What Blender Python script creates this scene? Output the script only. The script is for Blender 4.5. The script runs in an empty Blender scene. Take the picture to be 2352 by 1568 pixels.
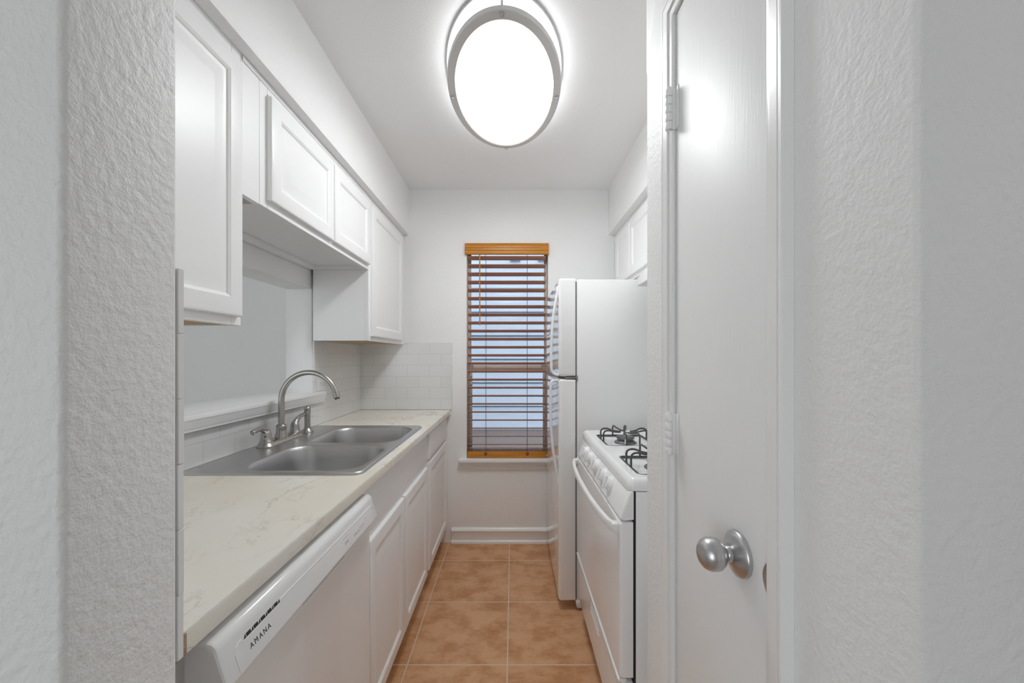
import bpy, bmesh, math, random
from mathutils import Vector, Matrix
random.seed(4)
C = bpy.context.scene
COL = C.collection
PI = math.pi

# ------------------------------------------------------------------ geometry helpers
class MB:
    """collects shapes (world coordinates) and links them as ONE mesh object"""
    def __init__(self):
        self.bm = bmesh.new()

    def _join(self, tmp):
        me = bpy.data.meshes.new('tmp'); tmp.to_mesh(me); tmp.free()
        self.bm.from_mesh(me); bpy.data.meshes.remove(me)

    def box(self, x0, x1, y0, y1, z0, z1, bev=0.0, seg=2):
        t = bmesh.new()
        bmesh.ops.create_cube(t, size=1.0)
        for v in t.verts:
            v.co = Vector((x0 + (v.co.x + .5) * (x1 - x0), y0 + (v.co.y + .5) * (y1 - y0), z0 + (v.co.z + .5) * (z1 - z0)))
        if bev > 0:
            bmesh.ops.bevel(t, geom=t.edges[:], offset=bev, segments=seg, profile=.5, affect='EDGES')
        self._join(t); return self

    def loft(self, loops, cap0=True, cap1=True, closed=True, ring=False):
        bm = self.bm
        vs = [[bm.verts.new(p) for p in lp] for lp in loops]
        n = len(vs[0])
        pairs = list(zip(vs, vs[1:])) + ([(vs[-1], vs[0])] if ring else [])
        for a, b in pairs:
            for i in range(n if closed else n - 1):
                j = (i + 1) % n
                try: bm.faces.new((a[i], a[j], b[j], b[i]))
                except ValueError: pass
        if not ring:
            if cap0: bm.faces.new(vs[0])
            if cap1: bm.faces.new(vs[-1])
        return self

    def lathe(self, prof, loc=(0, 0, 0), axis='Z', n=32):
        """prof: (radius, height) list, spun about the axis through loc"""
        loops = []
        for r, h in prof:
            r = max(r, 1e-5); lp = []
            for i in range(n):
                a = 2 * PI * i / n
                c, s = r * math.cos(a), r * math.sin(a)
                p = {'Z': (c, s, h), 'X': (h, c, s), 'Y': (c, h, s)}[axis]
                lp.append(Vector(p) + Vector(loc))
            loops.append(lp)
        return self.loft(loops)

    def tube(self, pts, rad, n=14):
        pts = [Vector(p) for p in pts]
        if not isinstance(rad, (list, tuple)): rad = [rad] * len(pts)
        up, loops = None, []
        for i, p in enumerate(pts):
            d = (pts[min(i + 1, len(pts) - 1)] - pts[max(i - 1, 0)]).normalized()
            if up is None:
                up = d.orthogonal().normalized()
            up = (up - d * up.dot(d)).normalized()
            sd = d.cross(up)
            loops.append([p + (up * math.cos(2 * PI * k / n) + sd * math.sin(2 * PI * k / n)) * rad[i] for k in range(n)])
        return self.loft(loops)

    def plate(self, outer, holes, z0, z1):
        """flat plate (XY outlines) with holes"""
        t = bmesh.new(); rings = []
        for lp in [outer] + holes:
            vs = [t.verts.new((p[0], p[1], z1)) for p in lp]
            rings.append(vs)
            for i in range(len(vs)): t.edges.new((vs[i], vs[(i + 1) % len(vs)]))
        bmesh.ops.triangle_fill(t, use_beauty=True, use_dissolve=False, edges=t.edges[:])
        top = t.faces[:]
        mp = {}
        for v in t.verts[:]: mp[v] = t.verts.new((v.co.x, v.co.y, z0))
        for f in top: t.faces.new([mp[v] for v in reversed(f.verts)])
        for vs in rings:
            for i in range(len(vs)):
                a, b = vs[i], vs[(i + 1) % len(vs)]
                t.faces.new((a, b, mp[b], mp[a]))
        self._join(t); return self

    def slab(self, axis, t0, t1, u0, u1, v0, v1, holes=()):
        """upright wall of thickness t0..t1 along axis; holes are (u0,u1,v0,v1); axis X: u=Y, axis Y: u=X; v=Z"""
        us = sorted({u0, u1} | {h[0] for h in holes} | {h[1] for h in holes})
        vs_ = sorted({v0, v1} | {h[2] for h in holes} | {h[3] for h in holes})
        us = [u for u in us if u0 <= u <= u1]; vs_ = [v for v in vs_ if v0 <= v <= v1]
        def solid(i, j):
            if i < 0 or j < 0 or i >= len(us) - 1 or j >= len(vs_) - 1: return False
            cu, cv = (us[i] + us[i + 1]) / 2, (vs_[j] + vs_[j + 1]) / 2
            return not any(h[0] < cu < h[1] and h[2] < cv < h[3] for h in holes)
        cache = {}
        def V(t, u, v):
            k = (t, u, v)
            if k not in cache:
                cache[k] = self.bm.verts.new((t, u, v) if axis == 'X' else (u, t, v))
            return cache[k]
        def F(*q): self.bm.faces.new([V(*k) for k in q])
        for i in range(len(us) - 1):
            for j in range(len(vs_) - 1):
                if not solid(i, j): continue
                a, b, c, d = us[i], us[i + 1], vs_[j], vs_[j + 1]
                F((t0, a, c), (t0, b, c), (t0, b, d), (t0, a, d)); F((t1, a, c), (t1, a, d), (t1, b, d), (t1, b, c))
                if not solid(i - 1, j): F((t0, a, c), (t0, a, d), (t1, a, d), (t1, a, c))
                if not solid(i + 1, j): F((t0, b, c), (t1, b, c), (t1, b, d), (t0, b, d))
                if not solid(i, j - 1): F((t0, a, c), (t1, a, c), (t1, b, c), (t0, b, c))
                if not solid(i, j + 1): F((t0, a, d), (t0, b, d), (t1, b, d), (t1, a, d))
        return self

    def extrude_profile(self, prof, axis, a0, a1):
        """closed 2-D profile swept straight along axis: Y -> prof (x,z); X -> prof (y,z); Z -> prof (x,y)"""
        def P(p, a): return {'Y': (p[0], a, p[1]), 'X': (a, p[0], p[1]), 'Z': (p[0], p[1], a)}[axis]
        return self.loft([[Vector(P(p, a0)) for p in prof], [Vector(P(p, a1)) for p in prof]])

    def panel(self, xf, sgn, y0, y1, z0, z1, prof):
        """raised-panel face looking along sgn*X: prof = (inset, depth behind the face)"""
        loops = [[Vector((xf - sgn * d, y, z)) for y, z in ((y0 + i, z0 + i), (y1 - i, z0 + i), (y1 - i, z1 - i), (y0 + i, z1 - i))] for i, d in prof]
        return self.loft(loops)

    def edge_bevel(self, off, ang=50, seg=2, test=None):
        bmesh.ops.recalc_face_normals(self.bm, faces=self.bm.faces[:])
        es = [e for e in self.bm.edges if len(e.link_faces) == 2 and e.calc_face_angle(0) > math.radians(ang) and (test is None or test(e))]
        if es: bmesh.ops.bevel(self.bm, geom=es, offset=off, segments=seg, profile=.5, affect='EDGES', clamp_overlap=True)
        return self

    def build(self, name, mat, parent=None, smooth=38):
        bm = self.bm
        bmesh.ops.recalc_face_normals(bm, faces=bm.faces[:])
        if parent is not None:
            off = Vector((0, 0, 0)); q = parent
            while q is not None: off += q.location; q = q.parent
            bmesh.ops.translate(bm, verts=bm.verts[:], vec=-off)
        me = bpy.data.meshes.new(name); bm.to_mesh(me); bm.free()
        me.materials.append(mat)
        if smooth:
            for p in me.polygons: p.use_smooth = True
            me.set_sharp_from_angle(angle=math.radians(smooth))
        o = bpy.data.objects.new(name, me); COL.objects.link(o)
        if parent is not None: o.parent = parent
        return o

def tag(o, label, cat, group=None, kind=None):
    o['label'] = label; o['category'] = cat
    if group: o['group'] = group
    if kind: o['kind'] = kind
    return o
def thing(name, label, cat, loc, group=None):
    o = bpy.data.objects.new(name, None); COL.objects.link(o)
    o.location = loc; o.empty_display_size = .05
    return tag(o, label, cat, group)
def struct(o, label, cat): return tag(o, label, cat, kind='structure')

def rr(cx, cy, hx, hy, r, n=6):
    """rounded rectangle outline"""
    out = []
    for sx, sy, a0 in ((1, 1, 0), (-1, 1, PI / 2), (-1, -1, PI), (1, -1, 3 * PI / 2)):
        for k in range(n + 1):
            a = a0 + PI / 2 * k / n
            out.append((cx + sx * (hx - r) + r * math.cos(a), cy + sy * (hy - r) + r * math.sin(a)))
    return out

def smooth_path(pts, n=8):
    """Catmull-Rom through the points"""
    P = [Vector(p) for p in pts]; P = [P[0] * 2 - P[1]] + P + [P[-1] * 2 - P[-2]]
    out = []
    for i in range(1, len(P) - 2):
        for k in range(n):
            t = k / n; a, b, c, d = P[i - 1], P[i], P[i + 1], P[i + 2]
            out.append(.5 * ((2 * b) + (c - a) * t + (2 * a - 5 * b + 4 * c - d) * t * t + (3 * b - a - 3 * c + d) * t ** 3))
    out.append(P[-2]); return out

# ------------------------------------------------------------------ materials
def new_mat(name):
    m = bpy.data.materials.new(name); m.use_nodes = True
    nt = m.node_tree; return m, nt, nt.nodes['Principled BSDF']
def N(nt, typ, **kw):
    n = nt.nodes.new(typ)
    for k, v in kw.items():
        if k in n.inputs.keys(): n.inputs[k].default_value = v
        else: setattr(n, k, v)
    return n
def coords(nt, scale=(1, 1, 1), loc=(0, 0, 0), rot=(0, 0, 0)):
    tc = N(nt, 'ShaderNodeTexCoord'); mp = N(nt, 'ShaderNodeMapping')
    mp.inputs['Scale'].default_value = scale; mp.inputs['Location'].default_value = loc; mp.inputs['Rotation'].default_value = rot
    nt.links.new(tc.outputs['Object'], mp.inputs['Vector']); return mp.outputs['Vector']
def add_bump(nt, b, vec, scale, dist, strength, detail=2.0, dist2=None, scale2=None):
    ns = N(nt, 'ShaderNodeTexNoise', Scale=scale, Detail=detail, Roughness=.55)
    nt.links.new(vec, ns.inputs['Vector'])
    h = ns.outputs['Fac']
    if scale2:
        n2 = N(nt, 'ShaderNodeTexNoise', Scale=scale2, Detail=1.0); nt.links.new(vec, n2.inputs['Vector'])
        rp = N(nt, 'ShaderNodeMapRange'); rp.inputs['From Min'].default_value = .62; rp.inputs['From Max'].default_value = .72
        nt.links.new(n2.outputs['Fac'], rp.inputs['Value'])
        ad = N(nt, 'ShaderNodeMath', operation='MULTIPLY_ADD'); ad.inputs[1].default_value = .8
        nt.links.new(rp.outputs['Result'], ad.inputs[0]); nt.links.new(h, ad.inputs[2]); h = ad.outputs[0]
    bp = N(nt, 'ShaderNodeBump', Strength=strength, Distance=dist)
    nt.links.new(h, bp.inputs['Height']); nt.links.new(bp.outputs['Normal'], b.inputs['Normal'])
def paint(name, col, rough=.5, bump=None, spec=.5, coat=0):
    m, nt, b = new_mat(name)
    b.inputs['Base Color'].default_value = (*col, 1); b.inputs['Roughness'].default_value = rough
    b.inputs['Specular IOR Level'].default_value = spec
    if coat: b.inputs['Coat Weight'].default_value = coat; b.inputs['Coat Roughness'].default_value = .05
    if bump:
        kw = dict(bump[3]) if len(bump) > 3 else {}
        add_bump(nt, b, coords(nt, kw.pop('stretch', (1, 1, 1))), *bump[:3], **kw)
    return m
def metal(name, col, rough, brush=None):
    m, nt, b = new_mat(name)
    b.inputs['Base Color'].default_value = (*col, 1); b.inputs['Metallic'].default_value = 1
    b.inputs['Roughness'].default_value = rough
    if brush:
        ns = N(nt, 'ShaderNodeTexNoise', Scale=1.0, Detail=3.0); nt.links.new(coords(nt, brush), ns.inputs['Vector'])
        mr = N(nt, 'ShaderNodeMapRange'); mr.inputs['To Min'].default_value = rough - .07; mr.inputs['To Max'].default_value = rough + .09
        nt.links.new(ns.outputs['Fac'], mr.inputs['Value']); nt.links.new(mr.outputs['Result'], b.inputs['Roughness'])
    return m

M = {}
M['wall'] = paint('wall_paint', (.87, .87, .865), .55, (100, .004, .6, dict(detail=3.0)))
M['kwall'] = paint('kitchen_wall_paint', (.91, .91, .905), .5, (100, .003, .5, dict(detail=2.0)))
M['ceiling'] = paint('ceiling_paint', (.92, .92, .917), .7, (170, .002, .35, dict(detail=2.0)))
M['trim'] = paint('trim_gloss_paint', (.90, .90, .897), .28, (30, .001, .12))
M['door'] = paint('door_gloss_paint', (.87, .87, .865), .47, (24, .0016, .22, dict(detail=5.0, stretch=(6, 6, .5))))
M['cab'] = paint('cabinet_white', (.91, .91, .907), .36)
M['cabin'] = paint('cabinet_inside', (.74, .74, .72), .5)
M['appl'] = paint('appliance_enamel', (.90, .90, .897), .16, None, .5)
M['fridgedoor'] = paint('fridge_door_enamel', (.88, .88, .877), .14, None, .5, 1.0)
M['fridge'] = paint('fridge_enamel', (.86, .86, .855), .2, (700, .0006, .06))
M['plastic'] = paint('white_plastic', (.87, .87, .865), .3)
M['gasket'] = paint('grey_gasket', (.22, .22, .22), .6)
M['black'] = paint('black_gap', (.012, .012, .012), .7)
M['iron'] = paint('grate_iron', (.075, .075, .075), .42)
M['burner'] = paint('burner_grey', (.16, .16, .165), .4)
M['ink'] = paint('printed_ink', (.05, .05, .055), .5)
M['paleink'] = paint('pale_printed_ink', (.42, .42, .43), .5)
M['slot'] = paint('dark_slot', (.03, .03, .03), .6)
M['rawwood'] = paint('raw_wood', (.52, .36, .20), .7)
M['steel'] = metal('stainless_steel', (.60, .60, .60), .34, (6, 260, 260))
M['nickel'] = metal('brushed_nickel', (.50, .485, .46), .27)
M['ringmetal'] = metal('satin_ring_metal', (.66, .655, .65), .5); M['ringmetal'].node_tree.nodes['Principled BSDF'].inputs['Metallic'].default_value = .45
M['satin'] = metal('satin_chrome', (.56, .56, .565), .29)
M['carpet'] = paint('beige_carpet', (.50, .46, .40), .95, (300, .006, .6))
M['foundation'] = paint('painted_foundation', (.36, .30, .29), .8, (20, .01, .4, dict(detail=5.0)))
M['ground'] = paint('alley_concrete', (.42, .41, .40), .9, (12, .01, .3))
M['vent'] = paint('slate_blue_vent', (.22, .30, .40), .6)
M['frame'] = paint('almond_window_frame', (.74, .68, .61), .45)
M['cord'] = paint('brown_cord', (.20, .085, .05), .7)
M['reddot'] = paint('red_dot', (.25, .01, .01), .4)

def siding():
    m, nt, b = new_mat('blue_siding')
    ns = N(nt, 'ShaderNodeTexNoise', Scale=1.0, Detail=4.0); nt.links.new(coords(nt, (3, 1, 40)), ns.inputs['Vector'])
    cr = N(nt, 'ShaderNodeValToRGB')
    cr.color_ramp.elements[0].color = (.54, .62, .73, 1); cr.color_ramp.elements[1].color = (.64, .715, .81, 1)
    nt.links.new(ns.outputs['Fac'], cr.inputs['Fac']); nt.links.new(cr.outputs['Color'], b.inputs['Base Color'])
    b.inputs['Roughness'].default_value = .6; return m
M['siding'] = siding()

def wood(name, c0, c1, scale):
    m, nt, b = new_mat(name)
    ns = N(nt, 'ShaderNodeTexNoise', Scale=1.0, Detail=5.0, Distortion=.6); nt.links.new(coords(nt, scale), ns.inputs['Vector'])
    cr = N(nt, 'ShaderNodeValToRGB'); cr.color_ramp.elements[0].position = .3; cr.color_ramp.elements[1].position = .7
    cr.color_ramp.elements[0].color = (*c0, 1); cr.color_ramp.elements[1].color = (*c1, 1)
    nt.links.new(ns.outputs['Fac'], cr.inputs['Fac']); nt.links.new(cr.outputs['Color'], b.inputs['Base Color'])
    b.inputs['Roughness'].default_value = .35; return m
M['blindwood'] = wood('honey_oak', (.50, .19, .018), (.66, .27, .03), (4, 120, 120))
M['slatwood'] = wood('backlit_slat_wood', (.55, .27, .175), (.64, .33, .215), (4, 100, 100))  # same blind as the valance; back-lit, cooler tone put into the slat colour

def tile_floor():
    m, nt, b = new_mat('terracotta_tile')
    v = coords(nt, (1, 1, 1), (.0226 + .4134 * 4, -2.0247 + .4137 * 10, 0))
    br = N(nt, 'ShaderNodeTexBrick', offset=0.0, squash=1.0)
    for k, x in (('Scale', 1.0), ('Mortar Size', .0034), ('Mortar Smooth', .25), ('Bias', 0.0), ('Brick Width', .4134), ('Row Height', .4137)):
        br.inputs[k].default_value = x
    br.inputs['Color1'].default_value = (0.42, .42, .42, 1); br.inputs['Color2'].default_value = (.58, .58, .58, 1)
    nt.links.new(v, br.inputs['Vector'])
    n1 = N(nt, 'ShaderNodeTexNoise', Scale=7.5, Detail=7.0, Roughness=.62); nt.links.new(coords(nt, (1, 1.3, 1)), n1.inputs['Vector'])
    n2 = N(nt, 'ShaderNodeTexNoise', Scale=55.0, Detail=4.0, Roughness=.7); nt.links.new(coords(nt, (.6, 1.5, 1)), n2.inputs['Vector'])
    mx = N(nt, 'ShaderNodeMath', operation='MULTIPLY_ADD'); mx.inputs[1].default_value = .30
    nt.links.new(n2.outputs['Fac'], mx.inputs[0]); nt.links.new(n1.outputs['Fac'], mx.inputs[2])
    m2 = N(nt, 'ShaderNodeMath', operation='MULTIPLY_ADD'); m2.inputs[1].default_value = .5
    nt.links.new(br.outputs['Color'], m2.inputs[0]); nt.links.new(mx.outputs[0], m2.inputs[2])
    cr = N(nt, 'ShaderNodeValToRGB'); e = cr.color_ramp.elements
    e[0].position = .62; e[0].color = (.43, .195, .08, 1); e[1].position = 1.12 if False else 1.0; e[1].color = (.70, .41, .23, 1)
    k = e.new(.82); k.color = (.565, .285, .13, 1)
    nt.links.new(m2.outputs[0], cr.inputs['Fac'])
    mix = N(nt, 'ShaderNodeMix', data_type='RGBA'); mix.inputs[7].default_value = (.72, .58, .44, 1)
    nt.links.new(br.outputs['Fac'], mix.inputs[0]); nt.links.new(cr.outputs['Color'], mix.inputs[6])
    nt.links.new(mix.outputs[2], b.inputs['Base Color'])
    b.inputs['Roughness'].default_value = .42
    iv = N(nt, 'ShaderNodeMath', operation='SUBTRACT'); iv.inputs[0].default_value = 1.0; nt.links.new(br.outputs['Fac'], iv.inputs[1])
    ad = N(nt, 'ShaderNodeMath', operation='MULTIPLY_ADD'); ad.inputs[1].default_value = .12
    nt.links.new(n2.outputs['Fac'], ad.inputs[0]); nt.links.new(iv.outputs[0], ad.inputs[2])
    bp = N(nt, 'ShaderNodeBump', Strength=.5, Distance=.002); nt.links.new(ad.outputs[0], bp.inputs['Height']); nt.links.new(bp.outputs['Normal'], b.inputs['Normal'])
    return m
M['floor'] = tile_floor()

def subway(name, horiz):
    m, nt, b = new_mat(name)
    tc = N(nt, 'ShaderNodeTexCoord'); sp = N(nt, 'ShaderNodeSeparateXYZ'); cb = N(nt, 'ShaderNodeCombineXYZ')
    nt.links.new(tc.outputs['Object'], sp.inputs[0]); nt.links.new(sp.outputs[horiz], cb.inputs[0]); nt.links.new(sp.outputs['Z'], cb.inputs[1])
    mp = N(nt, 'ShaderNodeMapping'); nt.links.new(cb.outputs[0], mp.inputs['Vector'])
    mp.inputs['Location'].default_value = (10 * .152 + (.418 if horiz == 'X' else -.02), -.91 + .0764 * 4, 0)
    br = N(nt, 'ShaderNodeTexBrick', offset=.5, squash=1.0)
    for k, x in (('Scale', 1.0), ('Mortar Size', .0011), ('Mortar Smooth', .3), ('Bias', 0.0), ('Brick Width', .152), ('Row Height', .0764)):
        br.inputs[k].default_value = x
    br.inputs['Color1'].default_value = (.80, .80, .795, 1); br.inputs['Color2'].default_value = (.82, .82, .815, 1)
    br.inputs['Mortar'].default_value = (.64, .64, .63, 1)
    nt.links.new(mp.outputs[0], br.inputs['Vector']); nt.links.new(br.outputs['Color'], b.inputs['Base Color'])
    b.inputs['Roughness'].default_value = .22
    iv = N(nt, 'ShaderNodeMath', operation='SUBTRACT'); iv.inputs[0].default_value = 1.0; nt.links.new(br.outputs['Fac'], iv.inputs[1])
    bp = N(nt, 'ShaderNodeBump', Strength=.4, Distance=.001); nt.links.new(iv.outputs[0], bp.inputs['Height']); nt.links.new(bp.outputs['Normal'], b.inputs['Normal'])
    return m
M['tileX'] = subway('subway_tile_back', 'X'); M['tileY'] = subway('subway_tile_side', 'Y')

def marble():
    m, nt, b = new_mat('cream_marble_laminate')
    v = coords(nt)
    base = N(nt, 'ShaderNodeTexNoise', Scale=3.0, Detail=3.0); nt.links.new(v, base.inputs['Vector'])
    cr = N(nt, 'ShaderNodeValToRGB'); e = cr.color_ramp.elements
    e[0].position = .35; e[0].color = (.84, .785, .67, 1); e[1].position = .65; e[1].color = (.88, .868, .815, 1)
    nt.links.new(base.outputs['Fac'], cr.inputs['Fac'])
    col = cr.outputs['Color']
    for sc, wid, rot, gate, tint, amt in ((3.2, .012, .9, 2.2, (.40, .29, .20, 1), .85), (7.0, .014, .7, 3.5, (.46, .36, .26, 1), .6), (13.0, .02, 1.1, 5.0, (.52, .43, .33, 1), .30)):
        vv = coords(nt, (1.0, .55, 1), (sc, rot, 0), (0, 0, rot))
        ns = N(nt, 'ShaderNodeTexNoise', Scale=sc, Detail=6.0, Roughness=.62, Distortion=.5); nt.links.new(vv, ns.inputs['Vector'])
        s = N(nt, 'ShaderNodeMath', operation='SUBTRACT'); s.inputs[1].default_value = .5; nt.links.new(ns.outputs['Fac'], s.inputs[0])
        a = N(nt, 'ShaderNodeMath', operation='ABSOLUTE'); nt.links.new(s.outputs[0], a.inputs[0])
        r = N(nt, 'ShaderNodeMapRange'); r.inputs['From Min'].default_value = 0; r.inputs['From Max'].default_value = wid; r.inputs['To Min'].default_value = 1; r.inputs['To Max'].default_value = 0
        nt.links.new(a.outputs[0], r.inputs['Value'])
        g = N(nt, 'ShaderNodeTexNoise', Scale=gate, Detail=2.0); nt.links.new(coords(nt, (1, 1, 1), (rot * 7, sc, 0)), g.inputs['Vector'])
        gr = N(nt, 'ShaderNodeMapRange'); gr.inputs['From Min'].default_value = .48; gr.inputs['From Max'].default_value = .66; gr.inputs['To Max'].default_value = amt
        nt.links.new(g.outputs['Fac'], gr.inputs['Value'])
        mu = N(nt, 'ShaderNodeMath', operation='MULTIPLY'); nt.links.new(r.outputs['Result'], mu.inputs[0]); nt.links.new(gr.outputs['Result'], mu.inputs[1])
        mix = N(nt, 'ShaderNodeMix', data_type='RGBA'); mix.inputs[7].default_value = tint
        nt.links.new(mu.outputs[0], mix.inputs[0]); nt.links.new(col, mix.inputs[6]); col = mix.outputs[2]
    nt.links.new(col, b.inputs['Base Color']); b.inputs['Roughness'].default_value = .3
    return m
M['marble'] = marble()

def glass():
    m = bpy.data.materials.new('window_glass'); m.use_nodes = True; nt = m.node_tree; nt.nodes.clear()
    o = N(nt, 'ShaderNodeOutputMaterial'); mx = N(nt, 'ShaderNodeMixShader'); fr = N(nt, 'ShaderNodeFresnel', IOR=1.45)
    tr = N(nt, 'ShaderNodeBsdfTransparent'); tr.inputs['Color'].default_value = (.96, .975, .98, 1)
    gl = N(nt, 'ShaderNodeBsdfGlossy', Roughness=.02)
    nt.links.new(fr.outputs[0], mx.inputs[0]); nt.links.new(tr.outputs[0], mx.inputs[1]); nt.links.new(gl.outputs[0], mx.inputs[2]); nt.links.new(mx.outputs[0], o.inputs['Surface'])
    return m
M['glass'] = glass()

LAMP = 24.0
def emit(name, col, st):
    m, nt, b = new_mat(name)
    b.inputs['Base Color'].default_value = (.8, .8, .78, 1); b.inputs['Roughness'].default_value = .4
    b.inputs['Emission Color'].default_value = (*col, 1); b.inputs['Emission Strength'].default_value = st
    return m, nt, b
# ------------------------------------------------------------------ measures
WL, WR, WB = -1.05, 1.007, 2.677       # kitchen wall faces
CZ, SZ = 2.42, 2.107                   # ceiling, soffit underside
XD = .3536                             # closet wall face
P0, P1 = .34, .458                     # wall around the opening the camera looks through
G = .0015

# ------------------------------------------------------------------ shell
struct(MB().box(-1.19, 1.12, P0, 2.80, -.06, 0).build('floor', M['floor'], smooth=0), 'brown terracotta square tile kitchen floor with pale grout', 'floor')
mb = MB(); mb.box(-4.2, 2.2, -3.0, P0, -.06, -.001).box(-4.2, -1.19, P0, 2.677, -.06, -.001)
struct(mb.build('floor_hall', M['carpet'], smooth=0), 'beige carpet floor of the room outside the kitchen', 'floor')
struct(MB().box(-4.3, 2.3, -3.1, 2.80, CZ, CZ + .1).build('ceiling', M['ceiling'], smooth=0), 'white textured ceiling above the kitchen aisle', 'ceiling')
struct(MB().slab('Y', WB, 2.80, -4.3, 1.12, -.06, CZ, [(-.317, .242, .555, 2.04)]).build('wall_back', M['kwall'], smooth=0), 'white end wall of the kitchen around the blind covered window', 'wall')
struct(MB().slab('X', -1.19, WL, P1, WB, 0, CZ, [(.75, 2.04, 1.04, 1.626)]).edge_bevel(.004, test=lambda e: all(v.co.y < 2.3 and v.co.z > .5 and v.co.z < 2.2 for v in e.verts)).build('wall_left', M['kwall']), 'white wall behind the sink with the pass-through opening', 'wall')
struct(MB().box(WR, 1.12, P1, WB, 0, CZ).build('wall_right', M['kwall'], smooth=0), 'white wall behind the stove and refrigerator', 'wall')
mb = MB(); mb.slab('Y', P0, P1, -1.19, -.393, 0, CZ).edge_bevel(.006, test=lambda e: all(abs(v.co.x + .393) < 1e-4 for v in e.verts) and abs(e.verts[0].co.z - e.verts[1].co.z) > 1, seg=3)
struct(mb.build('wall_front_left', M['wall']), 'textured white wall end at the left edge of the kitchen opening', 'wall')
mb = MB(); mb.slab('X', XD, .44, P0, 1.032, 0, CZ, [(.535, .848, 0, 2.015)]).edge_bevel(.006, seg=3, test=lambda e: abs(e.verts[0].co.z - e.verts[1].co.z) > 1 and all(abs(v.co.x - XD) < 1e-4 and (v.co.y < .35 or v.co.y > 1.02) for v in e.verts))
struct(mb.build('wall_closet', M['wall']), 'textured white wall holding the narrow closet door', 'wall')
struct(MB().box(.44, 1.12, .95, 1.032, 0, CZ).build('wall_closet_end', M['wall'], smooth=0), 'white wall end between the closet and the stove', 'wall')
struct(MB().box(.44, 2.2, P0, P1, 0, CZ).build('wall_front_right', M['wall'], smooth=0), 'textured white wall at the right of the kitchen opening', 'wall')
mb = MB(); mb.slab('Y', -3.1, -3.0, -4.3, 2.3, 0, CZ, [(-3.7, -1.3, .25, 2.2)])  # unseen window opening, assumed; placed to go with the added area light
struct(mb.build('wall_rear', M['wall'], smooth=0), 'white wall with an assumed wide window opening behind the viewpoint', 'wall')
struct(MB().box(-4.3, -4.2, -3.0, WB, 0, CZ).build('wall_living_left', M['wall'], smooth=0), 'white side wall of the room beyond the pass-through', 'wall')
struct(MB().box(2.2, 2.3, -3.0, P0 + .12, 0, CZ).build('wall_living_right', M['wall'], smooth=0), 'white side wall of the hall at right', 'wall')
struct(MB().box(WL, -.711, P1, WB, SZ, CZ).edge_bevel(.005, test=lambda e: all(v.co.x > -.72 and v.co.z < 2.2 for v in e.verts)).build('wall_left_soffit', M['kwall']), 'boxed white soffit above the wall cabinets over the sink', 'soffit')
struct(MB().box(.654, WR, 1.032, WB, SZ, CZ).edge_bevel(.005, test=lambda e: all(v.co.x < .66 and v.co.z < 2.2 for v in e.verts)).build('wall_right_soffit', M['kwall']), 'boxed white soffit above the cabinets over the refrigerator', 'soffit')

# baseboard on the end wall
prof = [(WB, 0), (2.652, 0), (2.652, .012), (2.656, .019), (2.662, .022), (2.662, .078), (2.659, .084), (2.664, .092), (2.669, .1), (WB, .104)]
struct(MB().extrude_profile(prof, 'X', -.42, .99).build('baseboard_back', M['trim']), 'white baseboard with quarter round under the window', 'baseboard')

# tile backsplashes
mb = MB(); mb.box(WL + G, -.418, WB - .008, WB - .0002, .911, 1.3686, .0012, 1)
struct(mb.build('wall_back_tile', M['tileX']), 'white subway tile on the end wall above the counter corner', 'backsplash')
mb = MB(); mb.box(WL + .0002, WL + .008, .467, 2.668, .911, 1.0255).box(WL + .0002, WL + .008, 2.046, 2.668, 1.0255, 1.355)
struct(mb.build('wall_left_tile', M['tileY'], smooth=0), 'white subway tile behind the faucet and under the ledge', 'backsplash')
mb = MB()
for k in range(6):
    jx = (.0, .0006, .0002, .0008, .0003, .0005)[k]
    mb.box(-1.04, -.3935 + jx, P1 + .0002, P1 + .0085, .912 + .0772 * k, .912 + .0772 * (k + 1) - .0006, .0006, 1)
struct(mb.build('wall_front_tile', M['plastic']), 'edge of white tile stack at the end of the left wall', 'backsplash')

# pass-through ledge and its moulding
mb = MB(); mb.box(-1.31, WL + .002, .72, 2.036, 1.05, 1.084, .004)
struct(mb.build('trim_1', M['wall']), 'white painted ledge in the pass-through opening', 'ledge')
prof = [(WL + .0085, 1.031), (-1.024, 1.031), (-1.0235, 1.039), (-1.0245, 1.0394), (-1.0245, 1.0404), (-1.0222, 1.041), (-1.0195, 1.054), (-1.0165, 1.0675), (-1.0178, 1.068), (-1.0178, 1.0693), (-1.0150, 1.070), (-1.0150, 1.083), (-1.0170, 1.086), (WL + .0085, 1.086)]
struct(MB().extrude_profile(prof, 'Y', .70, 2.125).build('trim_2', M['trim']), 'white chair-rail moulding along the front of the pass-through ledge', 'moulding')

# ------------------------------------------------------------------ window and blind
win = struct(bpy.data.objects.new('window_1', None), 'double-hung window behind the wooden blind', 'window'); COL.objects.link(win); win.location = (-.03, 2.74, .577)
def frame_bars(mb, x0, x1, z0, z1, y0, y1, w, wb=None, wt=None):
    wb = wb or w; wt = wt or w
    mb.box(x0, x0 + w, y0, y1, z0, z1, .002).box(x1 - w, x1, y0, y1, z0, z1, .002).box(x0 + w, x1 - w, y0, y1, z0, z0 + wb, .002).box(x0 + w, x1 - w, y0, y1, z1 - wt, z1, .002)
mb = MB(); frame_bars(mb, -.3165, .2415, .578, 2.0395, 2.766, 2.798, .012); mb.build('frame', M['frame'], win)
mb = MB(); frame_bars(mb, -.304, .229, 1.17, 2.027, 2.778, 2.795, .007, .028, .02); up = mb.build('upper_sash', M['frame'], win)
mb = MB(); mb.box(-.297, .222, 2.785, 2.788, 1.19, 2.01); mb.build('pane', M['glass'], up)
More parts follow.
